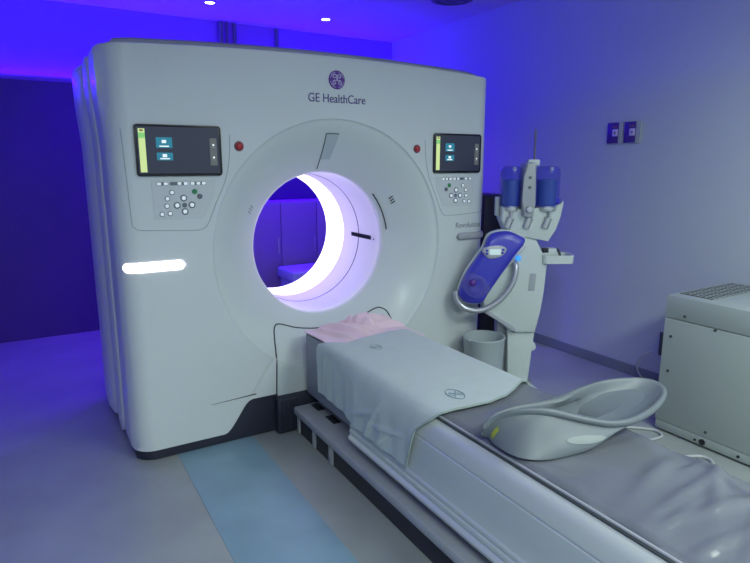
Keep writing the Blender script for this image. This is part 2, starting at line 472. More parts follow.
# displays with their on-screen layout
def ypan(x): return yf(x)
def display(x0, x1, z0, z1, lab):
    y = min(yf(x0), yf(x1)) - .012
    d = obj('display', prism(rrect(x0, x1, z0, z1, .014), y, y + .05, bev=.004), 'bezel', ct, 40)
    d['label'] = lab
    W, H = x1 - x0, z1 - z0
    def q(name, fx0, fx1, fz0, fz1, m, lift, r=0):
        X0, X1 = x0 + W * fx0, x0 + W * fx1; Z0, Z1 = z1 - H * fz1, z1 - H * fz0
        poly = rrect(X0, X1, Z0, Z1, r or .001, 3)
        return obj(name, prism(poly, y - lift, y - lift + .0012), m, d)
    q('screen', .025, .97, .045, .945, 'screen', .0005)
    q('status_strip', .042, .115, .085, .92, 'lime', .0012)
    q('status_flag', .042, .115, .165, .265, 'limeg', .0018)
    q('status_flag', .060, .098, .105, .135, 'red', .0018)
    for a, b in ((.245, .45), (.54, .69)):
        q('app_tile', .232, .415, a, b, 'teal', .0012, .003)
        cx, cz = .322, a + (b - a) * .42
        q('tile_icon', cx - .025, cx + .025, cz - .035, cz + .025, 'icon', .002, .002)
        q('tile_caption', cx - .055, cx + .055, b - .045, b - .022, 'icon', .002)
    q('side_menu', .858, .942, .245, .79, 'menu', .0012, .003)
    for a in (.38, .63):
        q('menu_icon', .889, .912, a - .02, a + .02, 'icon', .002, .002)
        q('menu_caption', .877, .924, a + .04, a + .055, 'inkgrey', .002)
display(-1.008, -.622, 1.389, 1.619, 'black touch display showing a lime strip and two teal tiles, left of the bore')
display(.633, .990, 1.389, 1.619, 'black touch display showing a lime strip and two teal tiles, right of the bore')

def keypad(sx):
    # geometry given for the left panel (sx=-1 side as seen), mirrored for the right
    f = (lambda x: x) if sx < 0 else (lambda x: -x)
    poly = [(-.950, 1.372), (-.945, 1.190), (-.735, 1.186), (-.712, 1.20), (-.668, 1.290), (-.655, 1.368)]
    P = [(f(x), z) for x, z in poly]
    rows = []
    def onface(pts, lift):
        return [(x, yf(x) - lift, z) for x, z in pts]
    bm = bmesh.new()
    c = bm.verts.new((f(-.80), yf(f(-.8)) - .002, 1.28))
    dense = []
    for i in range(len(P)):
        a, b = P[i], P[(i + 1) % len(P)]
        for k in range(6): dense.append((a[0] + (b[0] - a[0]) * k / 6, a[1] + (b[1] - a[1]) * k / 6))
    front = [bm.verts.new(p) for p in onface(dense, .002)]
    back = [bm.verts.new(p) for p in onface(dense, -.01)]
    n = len(dense)
    for i in range(n):
        j = (i + 1) % n
        bm.faces.new((c, front[i], front[j])); bm.faces.new((front[i], back[i], back[j], front[j]))
    kp = obj('keypad', bm, 'pad' if False else 'white2', ct, 30)
    def disc(x, z, r, m, nm='button', thick=.004, par=kp):
        X = f(x)
        return obj(nm, lathe([(0, -thick), (r * .85, -thick), (r, -thick * .6), (r, 0)], 16, axis='y', c=(X, yf(X) - .0015, z)), m, par, 40)
    def pill(x0, x1, z0, z1, m, nm='button', lift=.0035):
        a, b = sorted((f(x0), f(x1)))
        return obj(nm, prism(rrect(a, b, z0, z1, .003, 3), min(yf(a), yf(b)) - lift, min(yf(a), yf(b)) + .006), m, kp)
    # top row: grey pills with white keys
    for x0, x1 in ((-.926, -.876), (-.868, -.787), (-.776, -.703)):
        pill(max(x0, -.94), min(x1, -.662), 1.347, 1.362, 'btngrey', 'key_strip', .0028)
    for x in (-.916, -.887, -.825, -.797, -.765, -.738, -.713):
        pill(x - .0085, x + .0085, 1.3485, 1.3605, 'btn')
    # left column of small keys
    for x, z in ((-.862, 1.314), (-.884, 1.286), (-.888, 1.252), (-.912, 1.215), (-.876, 1.217)):
        disc(x, z, .0120, 'btnring', 'button_ring', .003)
        disc(x, z, .0085, 'btn', thick=.0055)
    # navigation cluster
    for x, z in ((-.810, 1.287), (-.842, 1.254), (-.774, 1.254), (-.808, 1.224)):
        disc(x, z, .0160, 'btnring', 'button_ring', .003)
        disc(x, z, .0100, 'btn', thick=.0055)
    disc(-.808, 1.254, .011, 'btngrey', thick=.004)
    disc(-.758, 1.316, .0125, 'btngreen', thick=.005)
    disc(-.735, 1.293, .0125, 'btngrey', thick=.005)
    # shallow outline of the panel on the cover
    ol = [(-1.060, 1.60), (-1.052, 1.40), (-1.045, 1.19), (-1.035, 1.160), (-1.0, 1.145), (-.80, 1.134), (-.735, 1.135), (-.700, 1.165), (-.66, 1.255), (-.61, 1.36), (-.585, 1.46), (-.575, 1.58)]
    pts = catmull([(x, 0, z) for x, z in ol], 6)
    obj('panel_outline', tube([(f(p.x), yf(f(p.x)) - .0002, p.z) for p in pts], .0018, 6), 'softseam', ct, 40)
keypad(-1); keypad(1)

# emergency stop buttons
for x, lab in ((-.532, 'red emergency button left of the bore'), (.518, 'red emergency button right of the bore')):
    b = obj('emergency_button', lathe([(0, -.016), (.012, -.0155), (.0165, -.012), (.017, -.002)], 24, axis='y', c=(x, 0, 1.528)), 'red', ct, 40)
    b['label'] = lab
    obj('button_collar', lathe([(.016, -.004), (.022, -.004), (.0245, 0)], 24, axis='y', c=(x, 0, 1.528)), 'redring', b, 40)

# status light bars that follow the rolled corners
def bar(sx, x0, x1, zc, h, m, depth, lab):
    poly = []
    n = 36
    def f(u, v):
        x = x0 + (x1 - x0) * u
        e = min(x - x0, x1 - x) / (h / 2)
        k = 1 if e >= 1 else sqrt(max(1 - (1 - e) ** 2, 0))
        a = -pi / 2 + pi * v
        z = zc + h / 2 * k * sin(a)
        return (x * sx, yf(x * sx) - depth * max(cos(a), 0) ** .6 + .002, z)
    def g(u, v):
        p = f((u * .998 + .001), v); return p
    o = obj('light_bar', gridmesh(g, n, 11), m, ct, 60); o['label'] = lab
    return o
bar(-1, .825, 1.098, .972, .048, 'lightbar', .010, 'glowing white light bar left of the bore')
rb = bar(1, .825, 1.07, 1.0, .046, 'barunlit', .026, 'unlit grey bar right of the bore')

# emblem and lettering
em = obj('emblem', lathe([(0, -.004), (.045, -.004), (.047, -.002), (.047, .002)], 48, axis='y', c=(.005, 0, 1.872)), 'logo', ct, 40)
def emb(name, pts, r): obj(name, tube([(.005 + 1.12 * x, -.0045, 1.872 + 1.12 * z) for x, z in pts], 1.35 * r, 6, flat=1), 'logolight', em, 40)
bm = bmesh.new()
for q in range(4):
    a0 = q * pi / 2 + .16
    pts = [(.005 + .0385 * cos(a0 + 1.25 * k / 14), -.0042, 1.872 + .0385 * sin(a0 + 1.25 * k / 14)) for k in range(15)]
    tube(pts, [.0004 + .0019 * sin(pi * k / 14) for k in range(15)], 6, bm=bm)
obj('emblem_ring', bm, 'logolight', em, 40)
def spiral(cx, cz, r0, a0, turns, sgn=1, n=26):
    return [(cx + r0 * (1 - .72 * k / n) * cos(a0 + sgn * 2 * pi * turns * k / n), cz + r0 * (1 - .72 * k / n) * sin(a0 + sgn * 2 * pi * turns * k / n)) for k in range(n + 1)]
emb('emblem_script', [(.001, .0), (-.004, .010)] + spiral(-.013, .014, .0115, .2, .95, 1), .0021)
emb('emblem_script', [(-.001, .001), (-.006, -.006)] + spiral(-.013, -.013, .0115, .6, 1.2, 1), .0021)
emb('emblem_script', [(.0, .001), (.004, .010)] + spiral(.012, .014, .0105, 2.8, .9, -1), .0021)
emb('emblem_script', [(.001, -.001), (.006, -.004)] + spiral(.0135, -.013, .0115, 2.4, 1.25, -1), .0021)
bm = text_bm('GE HealthCare', .062, width=.335)
bm.transform(Matrix.Translation((.008, -.0012, 1.776)))
obj('lettering', bm, 'ink', ct)
bm = text_bm('Revolution', .050, width=.20)
bm.transform(Matrix.Translation((.918, 0, 1.068)))
for v in bm.verts: v.co.y += yf(v.co.x) - .001
obj('lettering', bm, 'inkgrey', ct)

# ------------------------------------------------------------------ patient table
tb = thing('patient_table', 'long silver grey patient table leading into the scanner bore', 'patient table', (0, -1.4, 0))
def tobj(name, bm, m, sm=35):
    bm.transform(Matrix.Translation((0, 1.4, 0)))
    return obj(name, bm, m, tb, sm)
YE = -2.78
tobj('base', BX(-.293, .293, YE + .05, -.06, 0, .115, bev=.006), 'tabledark')
bm = BX(-.318, .318, YE, -.060, .108, .152, bev=.012)
tobj('rail', bm, 'railgrey')
for k, (y0, y1) in enumerate(((-.185, -.085), (-.37, -.265))):
    for xm in (-.204, .204):
        b = bmesh.new()
        box(b, xm - .022, xm + .022, y0, y1, .147, .1535, bev=.002)
        tobj('rail_slot', b, 'tabledark')
# recesses and brackets in the dark base near the gantry
for y0, y1 in ((-.10, -.075), (-.30, -.27), (-.50, -.46)):
    b = bmesh.new(); box(b, -.303, -.285, y0, y1, .005, .110, bev=.003); tobj('bracket', b, 'railgrey')
tobj('pedestal', BX(-.236, .236, -.70, -.060, .215, .542, bev=.015), 'cradle')
tobj('column', BX(-.15, .15, -2.3, -.2, .15, .23), 'tabledark')
sec = [(-.236, .546), (-.252, .540), (-.268, .526), (-.279, .505), (-.286, .470), (-.2865, .462), (-.283, .459), (-.2835, .455), (-.287, .451),
       (-.286, .36), (-.279, .292), (-.2805, .288), (-.2845, .284), (-.286, .278), (-.2855, .272), (-.282, .268), (-.282, .262), (-.287, .258), (-.2885, .251), (-.288, .245), (-.2845, .241), (-.2845, .234), (-.290, .229), (-.296, .220), (-.290, .205), (-.26, .196)]
for sx in (1, -1):
    nm = 'side_cover'
    rows = []
    N = 40
    for k in range(N + 1):
        y = -.655 + (YE + .655) * k / N
        rows.append([(x * sx, y, z) for x, z in sec])
    b = rows_mesh(rows, False)
    # front closing face back to the pedestal
    b2 = [( x * sx, -.655, z) for x, z in sec] + [(-.20 * sx, -.655, .196), (-.20 * sx, -.655, .546)]
    vs = [b.verts.new(p) for p in b2]; b.faces.new(vs)
    b2 = [(x * sx, YE, z) for x, z in sec] + [(-.20 * sx, YE, .196), (-.20 * sx, YE, .546)]
    vs = [b.verts.new(p) for p in b2]; b.faces.new(vs)
    bmesh.ops.remove_doubles(b, verts=b.verts, dist=1e-5)
    tobj(nm, b, 'tablegrey', 30)
tobj('edge_seam', tube([(-.2475, y, .5455) for y in (-.66, -1.2, -1.9, YE)], .0042, 8), 'seam')
tobj('cradle', BX(-.232, .232, YE, -.058, .525, .552, bev=.008), 'cradle')

# vinyl pad: gently wrinkled, its edges rolled down into a lip
def fold(x, y, a, px, py, w, L):
    c, s = cos(a), sin(a)
    u = (x - px) * c + (y - py) * s; v = -(x - px) * s + (y - py) * c
    return math.exp(-(v / w) ** 2) * math.exp(-(u / L) ** 2)
def padz(x, y):
    z = .574 - .012 * (x / .24) ** 2
    wgt = ss(-1.55, -1.95, y)
    if wgt > 0:
        for a, px, py, w, L, h in ((.25, .02, -1.93, .022, .16, .012), (.10, .03, -2.03, .016, .20, .014), (-.2, .06, -2.13, .02, .2, .013),
                                   (.5, .12, -2.05, .018, .16, .012), (.35, 0, -2.22, .02, .22, .014), (1.2, .18, -2.05, .018, .15, .014), (1.0, .20, -2.2, .016, .12, .012),
                                   (.15, -.10, -2.08, .012, .10, .009), (-.1, -.12, -2.2, .014, .1, .010), (.8, .1, -2.32, .02, .2, .014)):
            z += .8 * h * fold(x, y, a, px, py, w, L) * wgt
        z += .006 * wgt * noise.noise(Vector((x * 9, y * 9, 1)))
    # creases near the edge
    if x < -.12: z += .0025 * ss(-.12, -.2, x) * noise.noise(Vector((x * 30, y * 22, 5))) * ss(-1.3, -1.7, y)
    if y > -1.95: z -= .010 * fold(x, y, .9, .18, -1.92, .05, .15)
    return z
PY0, PY1 = -.47, YE - .01
def padpt(u, v):
    y = PY0 + (PY1 - PY0) * u
    if v < .06:
        t = v / .06; return (-.238, y, .548 + .008 * t)
    if v > .94:
        t = (1 - v) / .06; return (.240, y, .535 + .012 * t)
    s = (v - .06) / .88
    x = -.234 + .470 * s
    e = min(s, 1 - s); roll = sqrt(max(0, 1 - (1 - min(e / .035, 1)) ** 2))
    return (x, y, .550 + (padz(x, y) - .550) * roll)
tp = obj('table_pad', gridmesh(padpt, 190, 90), 'vinyl', None, 70)
md = tp.modifiers.new('thick', 'SOLIDIFY'); md.thickness = .004; md.offset = 1
tag(tp, 'wrinkled grey vinyl pad lying along the top of the patient table', 'table pad')
lp = obj('pad_piping', tube([(-.2415, y, .5525) for y in (PY0, -.7, -1.0, -1.5, -2.0, -2.5, PY1)], .0055, 8), 'lip', tp, 40)
obj('pad_piping', tube([(.2415, y, .5475) for y in (PY0, -.7, -1.0, -1.5, -2.0, -2.5, PY1)], .0055, 8), 'lip', tp, 40)

# ------------------------------------------------------------------ pink cloth at the head end
def pinkpt(u, v):
    x = -.232 + .500 * v
    y1 = -.050 + .012 * sin(7 * v + 1)
    y = y1 - (.46 + y1) * u
    ze = .560 + .026 * ss(.5, .85, v) - .004 * sin(pi * v)
    z = ze + (.568 - ze) * ss(0, .55, u)
    z += .010 * sin(11 * v + 7 * u) * ss(0, .2, v) * ss(1, .8, v) * (.4 + .6 * u) * ss(.95, .7, u)
    for a, px, py, w, L, h in ((-1.1, -.07, -.15, 0.0135, 0.13, 0.041), (-1.0, -.02, -.20, 0.0117, 0.12, 0.041), (-.9, .04, -.14, 0.0135, 0.13, 0.049), (.15, .13, -.13, 0.0144, 0.1, 0.054), (-.3, .17, -.22, 0.0135, 0.11, 0.043), (-1.2, -.15, -.20, 0.0117, 0.15, 0.035), (.4, .10, -.07, 0.0135, 0.1, 0.046), (-.9, .00, -.10, .010, .08, .02)):
        z += h * fold(x, y, a, px, py, w, L) * ss(.95, .7, u) * ss(0, .12, v)
    return (x, y, max(z, .559))
pk = obj('pink_sheet', gridmesh(pinkpt, 70, 90), 'pink', None, 70)
md = pk.modifiers.new('thick', 'SOLIDIFY'); md.thickness = .005; md.offset = -1
tag(pk, 'crumpled pale pink sheet on the table end at the scanner bore', 'sheet')

# ------------------------------------------------------------------ white draw sheet draped over the table
path = [(-.296, .300), (-.299, .36), (-.301, .43), (-.300, .48), (-.291, .525), (-.270, .561), (-.235, .581), (-.15, .590), (0, .594), (.13, .591), (.20, .586), (.240, .574), (.262, .545), (.272, .49), (.274, .44)]
pc = catmull([(x, 0, z) for x, z in path], 12)
acc = [0]
for a, b in zip(pc, pc[1:]): acc.append(acc[-1] + (b - a).length)
TOT = acc[-1]
def on_path(s):
    d = s * TOT
    for i in range(len(acc) - 1):
        if acc[i + 1] >= d:
            t = (d - acc[i]) / (acc[i + 1] - acc[i]); return pc[i].lerp(pc[i + 1], t)
    return pc[-1].copy()
def interp(tbl, s):
    for (a, b), (c, d) in zip(tbl, tbl[1:]):
        if s <= c:
            t = (s - a) / (c - a); t = t * t * (3 - 2 * t) if False else t
            return b + (d - b) * t
    return tbl[-1][1]
Y0T = [(0, -.275), (.20, -.278), (.285, -.285), (.34, -.36), (.40, -.415), (.55, -.40), (.70, -.365), (.80, -.36), (1, -.36)]
Y1T = [(0, -1.135), (.10, -1.165), (.2, -1.20), (.27, -1.265), (.33, -1.295), (.42, -1.315), (.52, -1.33), (.62, -1.315), (.72, -1.27), (.80, -1.225), (.86, -1.21), (1, -1.21)]
def towelpt(u, v):
    p = on_path(v)
    y = interp(Y0T, v) + (interp(Y1T, v) - interp(Y0T, v)) * u
    x, z = p.x, p.z
    side = ss(.33, .16, v)
    x -= side * (.004 + .004 * sin(y * 26 + 2 * z) + .003 * sin(y * 55 + 4) + .006 * noise.noise(Vector((y * 7, z * 9, 2)))) * (.35 + .65 * ss(.3, .0, v))
    for a, py, pz, w, L, h in ((1.0, -.86, .36, .012, .11, .016), (.7, -.95, .33, .010, .09, .013), (.4, -.80, .40, .012, .12, .012), (1.3, -.36, .45, .010, .12, .012), (.2, -1.0, .40, .010, .1, .012)):
        x -= side * h * fold(-y, z, a, -py, pz, w, L)
    x += .036 * side * ss(-.80, -.42, y)
    z += .0022 * noise.noise(Vector((x * 9, y * 7, 4))) * (1 - side)
    return (x, y, z)
tw = obj('draw_sheet', gridmesh(towelpt, 130, 130), 'towel', None, 80)
md = tw.modifiers.new('thick', 'SOLIDIFY'); md.thickness = .005; md.offset = -1
tag(tw, 'white cotton draw sheet with a printed emblem draped over the table', 'sheet')
def v_of_x(x):
    lo, hi = .25, .85
    for _ in range(30):
        m = (lo + hi) / 2
        if on_path(m).x < x: lo = m
        else: hi = m
    return lo
def towel_at(x, y, lift=.0015):
    v = v_of_x(x); u = (y - interp(Y0T, v)) / (interp(Y1T, v) - interp(Y0T, v))
    p = towelpt(u, v); return (p[0], p[1], p[2] + lift)
obj('hem', tube([towelpt(.998, k / 110) for k in range(111)], .0030, 6), 'hem', tw, 60)
def emblem_on(cx, cy, k, m, r):
    bm = bmesh.new()
    shapes = [catmull([(-.040, .0, 0), (-.024, .017, 0), (0, .024, 0), (.026, .018, 0), (.040, 0, 0), (.026, -.018, 0), (0, -.024, 0), (-.026, -.016, 0)], 5, True)]
    shapes.append(catmull([(-.018, .014, 0), (-.004, -.002, 0), (-.018, -.013, 0)], 5))
    shapes.append(catmull([(.020, .014, 0), (.004, 0, 0), (.018, -.012, 0)], 5))
    shapes.append(catmull([(-.008, .020, 0), (.004, .006, 0), (-.004, -.006, 0), (.008, -.02, 0)], 5))
    for i, sh in enumerate(shapes):
        pts = [towel_at(cx + p.y * k, cy + p.x * k) for p in sh]
        tube(pts, r, 5, closed=(i == 0), bm=bm)
    return bm
obj('printed_emblem', emblem_on(-.125, -1.205, 1.25, 'towelprint', .0014), 'towelprint', tw, 60)
e2 = obj('printed_emblem', emblem_on(-.09, -.56, 1.1, 'towelprint', .0011), 'softseam', tw, 60)

# ------------------------------------------------------------------ saddle-shaped arm support on the pad
sp = thing('arm_support', 'saddle shaped white plastic arm support standing on the grey pad', 'arm support', (0, -1.62, .579))
rim = [(-.269, -1.531, .628), (-.240, -1.552, .660), (-.201, -1.594, .688), (-.142, -1.641, .695), (-.088, -1.673, .685), (-.021, -1.714, .667), (.050, -1.752, .652), (.120, -1.772, .650), (.213, -1.770, .655),
       (.302, -1.752, .663), (.379, -1.719, .670), (.420, -1.672, .675), (.406, -1.623, .680), (.341, -1.588, .683), (.259, -1.559, .680), (.152, -1.548, .672), (.056, -1.546, .662), (-.035, -1.535, .655), (-.125, -1.515, .650), (-.205, -1.508, .640)]
NR_ = 6
R_ = catmull(rim, NR_, True); n = len(R_)
cx, cy = .04, -1.630
basee = []; inn = []; mouthl = []
for p in R_:
    a = atan2((p.y - cy) / .12, (p.x - cx) / .33)
    basee.append(Vector((-.072 + .182 * math.copysign(abs(cos(a)) ** (.62 if sin(a) > 0 else .85), cos(a)), -1.610 + .124 * math.copysign(abs(sin(a)) ** (.62 if sin(a) > 0 else .85), sin(a)), .573)))
    inn.append(Vector((.03 + .150 * cos(a), -1.620 + .050 * sin(a), .588)))
    mouthl.append(Vector((.055 + .205 * cos(a), -1.622 + .066 * sin(a), .638)))
rows = []
foot = [Vector((-.072 + (b.x + .072) * .9, -1.612 + (b.y + 1.612) * .9, .5725)) for b in basee]
rows.append(foot); rows.append(basee)
def hull(b, r, t, out=0):
    ex = 1 + 2.2 * ss(.0, .22, r.x)          # the right wing flares out late, the left side is a plain hull
    th = t ** ex
    q = Vector((b.x + (r.x - b.x) * th, b.y + (r.y - b.y) * th, b.z + (r.z - .016 - b.z) * t))
    d = Vector((q.x - cx, q.y - cy, 0)); d.normalize()
    bl_ = .030 * sin(pi * t) ** .8 * (1 - .8 * ss(.0, .2, r.x)) + out
    return q + Vector((d.x * bl_ * .6, d.y * bl_, -bl_ * .4 * (1 - t)))
for t in (.06, .12, .25, .4, .55, .7, .8, .88, .95):
    row = []
    for b, r in zip(basee, R_):
        row.append(hull(b, r, t))
    rows.append(row)
def inward(r, k, dz):
    d = Vector((r.x - cx, r.y - cy, 0)); d.normalize(); return r - d * k + Vector((0, 0, dz))
for k, dz in ((-.001, -.016), (-.006, -.012), (-.0085, -.005), (-.007, .002), (-.001, .006), (.008, .0065), (.017, .003), (.024, -.003)):
    rows.append([inward(r, k, dz) for r in R_])
edge = rows[-1]
for t in (.3, .65, 1): rows.append([e.lerp(m_, t) - Vector((0, 0, .010 * sin(pi * t))) for e, m_ in zip(edge, mouthl)])
rows.append([m_.lerp(i_, .25) - Vector((0, 0, .010)) for m_, i_ in zip(mouthl, inn)])
rows.append([i_ for i_ in inn])
bm = rows_mesh(rows, True, None, True, True)
OFF = Vector((0, 1.62, -.575))
bm.transform(Matrix.Translation(OFF))
obj('shell', bm, 'support', sp, 50)
def wall_pt(i, t, out=.002):
    b, r = basee[int(i) % n].lerp(basee[(int(i) + 1) % n], i % 1), R_[int(i) % n].lerp(R_[(int(i) + 1) % n], i % 1)
    return hull(b, r, t, out) + OFF
def idx_of(x):        # position along the near rim where the rim reaches this x
    for i in range(n // 2):
        if R_[i].x <= x <= R_[i + 1].x: return i + (x - R_[i].x) / (R_[i + 1].x - R_[i].x)
    return 0
SI0, SI1 = idx_of(-.050), idx_of(.050)
def slotpt(u, v):
    h = .13 * sqrt(max(0, 1 - (2 * u - 1) ** 2)) + .004
    return wall_pt(SI0 + (SI1 - SI0) * u, 0.62 + .12 * u + h * (v - .5) * 2 * .8, out=.0035)
obj('grip_slot', gridmesh(slotpt, 24, 6), 'slot', sp, 60)
TI = idx_of(-.205)
def stkpt(u, v): return wall_pt(TI + 2.2 * (u - .5), 0.26 + .34 * v + .06 * sin(6 * u), out=.003)
obj('sticker', gridmesh(stkpt, 6, 6), 'yellow', sp, 60)

# ------------------------------------------------------------------ contrast injector (local x = across, y = away from the camera)
IO = (1.1917, -.255, 0)
IK = .95
ij = thing('contrast_injector', 'white and blue contrast injector on a column beside the scanner', 'injector', IO, -YAW)
ij.scale = (IK, IK, IK); ij.location.z = 1.45 * (1 - IK)
def prof_part(name, poly, y0, y1, m, bev=.008, par=None, sm=35):
    return obj(name, prism(poly, y0, y1, bev=bev), m, par or ij, sm)
# foot with casters (z0 is the floor in the injector's own scale)
z0 = -1.45 * (1 - IK) / IK
LEGS = ((-.09, -.20), (.085, -.235), (.075, .22), (-.07, .22))
bm = bmesh.new()
for x, y in LEGS:
    tube([(-.02, .03, z0 + .055), (-.02 + (x + .02) * .6, .03 + (y - .03) * .6, z0 + .045), (x, y, z0 + .040)], [.040, .032, .022], 10, bm=bm)
obj('foot', bm, 'inj', ij, 50)
for x, y in LEGS:
    obj('caster', tube([(x - .012, y, z0 + .024), (x + .012, y, z0 + .024)], .0235, 14), 'injgrey', ij, 40)
prof_part('column', [(-.112, z0 + .04), (.032, z0 + .04), (.059, .345), (.066, .42), (-.13, .42), (-.118, .345)], -.03, .11, 'inj', .012)
prof_part('column_cheek', [(-.160, z0 + .04), (-.114, z0 + .04), (-.116, .40), (-.185, .42)], .02, .11, 'injgrey', .01)
prof_part('rear_handle', [(.050, .200), (.078, .198), (.092, .215), (.088, .245), (.068, .262), (.050, .262)], .02, .06, 'inj', .006)
# upper body, a leaning slab
body = [(-.282, .483), (-.097, .373), (-.078, .350), (.060, .350), (.082, .500), (.096, .627), (.111, .814), (.075, .880), (.020, .985), (-.010, 1.03), (-.16, 1.03), (-.20, .93), (-.25, .78), (-.30, .62)]
prof_part('body', body, -.06, .12, 'inj', .014)
prof_part('lower_lip', [(-.285, .486), (-.097, .376), (-.080, .352), (-.070, .366), (-.09, .395), (-.27, .506)], -.075, .10, 'injgrey', .005)
prof_part('body_seam', [(.062, .345), (-.13, .345), (-.13, .349), (.062, .349)], -.034, .0, 'softseam', 0)
# label
prof_part('label_plate', [(-.006, .633), (.036, .633), (.043, .748), (.001, .748)], -.0625, -.05, 'injgrey', .001)
# blue fascia
bp = [(-.277, 1.006), (-.314, .925), (-.350, .872), (-.410, .780), (-.445, .705), (-.463, .630), (-.436, .580), (-.384, .561), (-.313, .567), (-.283, .613), (-.210, .730), (-.122, .863), (-.054, .965), (-.091, 1.000), (-.171, 1.028)]
bpc = catmull([(x, 0, z) for x, z in bp], 5, True)
bpoly = [(p.x, p.z) for p in bpc]
gcx, gcz = sum(p[0] for p in bpoly) / len(bpoly), sum(p[1] for p in bpoly) / len(bpoly)
def scal(k, dy): return [(gcx + (x - gcx) * k, dy, gcz + (z - gcz) * k) for x, z in bpoly]
fas = obj('fascia', rows_mesh([scal(.97, -.06), scal(1.0, -.075), scal(1.0, -.105), scal(.985, -.118), scal(.94, -.130), scal(.80, -.142), scal(.5, -.150), scal(.2, -.152)], True, None, True, True), 'injblue', ij, 50)
obj('head_shell', rows_mesh([scal(.75, .02), scal(.92, -.005), scal(1.02, -.04), scal(1.045, -.07), scal(1.03, -.092)], True, None, True, True), 'inj', ij, 50)
dp = catmull([(x, 0, z) for x, z in [(-.326, .905), (-.292, .937), (-.214, .943), (-.175, .918), (-.211, .873), (-.287, .860)]], 5, True)
dcx, dcz = -.25, .903
def dsc(k, y): return [(dcx + (p.x - dcx) * k, y, dcz + (p.z - dcz) * k) for p in dp]
ds = obj('display', rows_mesh([dsc(1, -.10), dsc(1, -.150), dsc(.93, -.156), dsc(.86, -.157)], True, None, True, True), 'silver', ij, 40)
obj('lcd', prism(rrect(-.285, -.215, .885, .922, .006), -.1585, -.150), 'lcd', ds)
for x, z in ((-.302, .912), (-.302, .892), (-.200, .918), (-.204, .898)):
    obj('display_key', lathe([(0, -.161), (.008, -.160), (.009, -.15)], 12, axis='y', c=(x, 0, z)), 'injblue', ds, 40)
dl = obj('dial', lathe([(0, -.150), (.03, -.151), (.045, -.154), (.060, -.152), (.072, -.148), (.084, -.149), (.090, -.138)], 40, axis='y', c=(-.355, 0, .690)), 'injblue2', ij, 40)
obj('dial_knob', lathe([(0, -.184), (.012, -.183), (.020, -.176), (.022, -.15)], 24, axis='y', c=(-.385, 0, .708)), 'logo', dl, 40)
prof_part('button_strip', [(-.165, .818), (-.15, .80), (-.045, .925), (-.062, .94)], -.108, -.06, 'silver', .003)
obj('power_button', lathe([(0, -.122), (.014, -.121), (.018, -.116), (.020, -.10)], 24, axis='y', c=(-.093, 0, .856)), 'led', ij, 40)
rp = catmull([(-.478, -.085, .640), (-.468, -.095, .575), (-.409, -.105, .524), (-.312, -.110, .518), (-.205, -.112, .580), (-.126, -.108, .682), (-.099, -.095, .783), (-.110, -.07, .830)], 8)
obj('handle_loop', tube(rp, .019, 12), 'silver', ij, 60)
# syringe shoulder with three metal channels
sh = [(-.200, 1.095), (-.170, 1.030), (-.12, 1.005), (.020, .975), (.103, .957), (.150, 1.035), (.172, 1.121), (.188, 1.200), (.180, 1.225), (.160, 1.185), (.10, 1.165), (-.195, 1.165)]
prof_part('shoulder', sh, -.075, .095, 'inj', .010)
prof_part('neck', [(-.14, .99), (.03, .96), (.06, 1.03), (-.13, 1.04)], -.05, .08, 'inj', .006)
for x in (-.150, -.030, .090):
    ch = obj('nozzle_channel', tube([(x - .018, -.080, 1.045), (x + .004, -.082, 1.110)], .024, 12, flat=.6), 'metal', ij, 50)
    obj('nozzle', tube([(x, -.088, 1.070), (x + .008, -.09, 1.150)], [.006, .010], 10), 'silver', ch, 50)
# two syringes under blue tinted pressure jackets
for x, r, lab in ((-.142, .069, 'left syringe'), (.086, .080, 'right syringe')):
    y = -.03
    sy = obj('syringe', lathe([(0, 1.13), (.018, 1.135), (.020, 1.165), (r * .74, 1.185), (r * .76, 1.22), (r * .76, 1.345), (0, 1.35)], 32, c=(x, y, 0)), 'fluid', ij, 50)
    obj('pressure_jacket', lathe([(r * .80, 1.165), (r * .97, 1.185), (r, 1.21), (r, 1.385), (r * .93, 1.412), (r * .72, 1.428), (0, 1.431)], 32, c=(x, y, 0)), 'glassblue', sy, 50)
    obj('jacket_collar', lathe([(r * .70, 1.150), (r * .86, 1.152), (r * .90, 1.168), (r * .86, 1.182), (r * .70, 1.184)], 32, c=(x, y, 0)), 'metal', sy, 50)
    obj('jacket_clip', lathe([(0, 1.440), (.010, 1.438), (.014, 1.428), (.012, 1.415)], 14, c=(x + .01, y - r * .55, -.014)), 'inj', sy, 50)
prof_part('spine', [(-.076, 1.120), (-.012, 1.110), (-.004, 1.200), (-.006, 1.440), (-.030, 1.452), (-.070, 1.444), (-.082, 1.36), (-.086, 1.22)], -.115, .05, 'injgrey', .012)
for z in (1.36, 1.30):
    obj('spine_button', lathe([(0, -.121), (.009, -.120), (.011, -.11)], 14, axis='y', c=(-.044, 0, z)), 'btnring', ij, 40)
obj('spine_latch', lathe([(0, -.135), (.018, -.132), (.024, -.12), (.024, -.10)], 20, axis='y', c=(-.04, 0, 1.165)), 'silver', ij, 40)
prof_part('top_bracket', [(-.045, 1.436), (.030, 1.430), (.034, 1.458), (.028, 1.470), (-.040, 1.470)], -.04, .04, 'inj', .006)
prof_part('side_box', [(-.222, 1.115), (-.200, 1.115), (-.200, 1.235), (-.222, 1.235)], 0, .06, 'inj', .004)
obj('pole', tube([(.006, 0, 1.45), (.004, 0, 1.655)], .0065, 10), 'pipe', ij, 50)
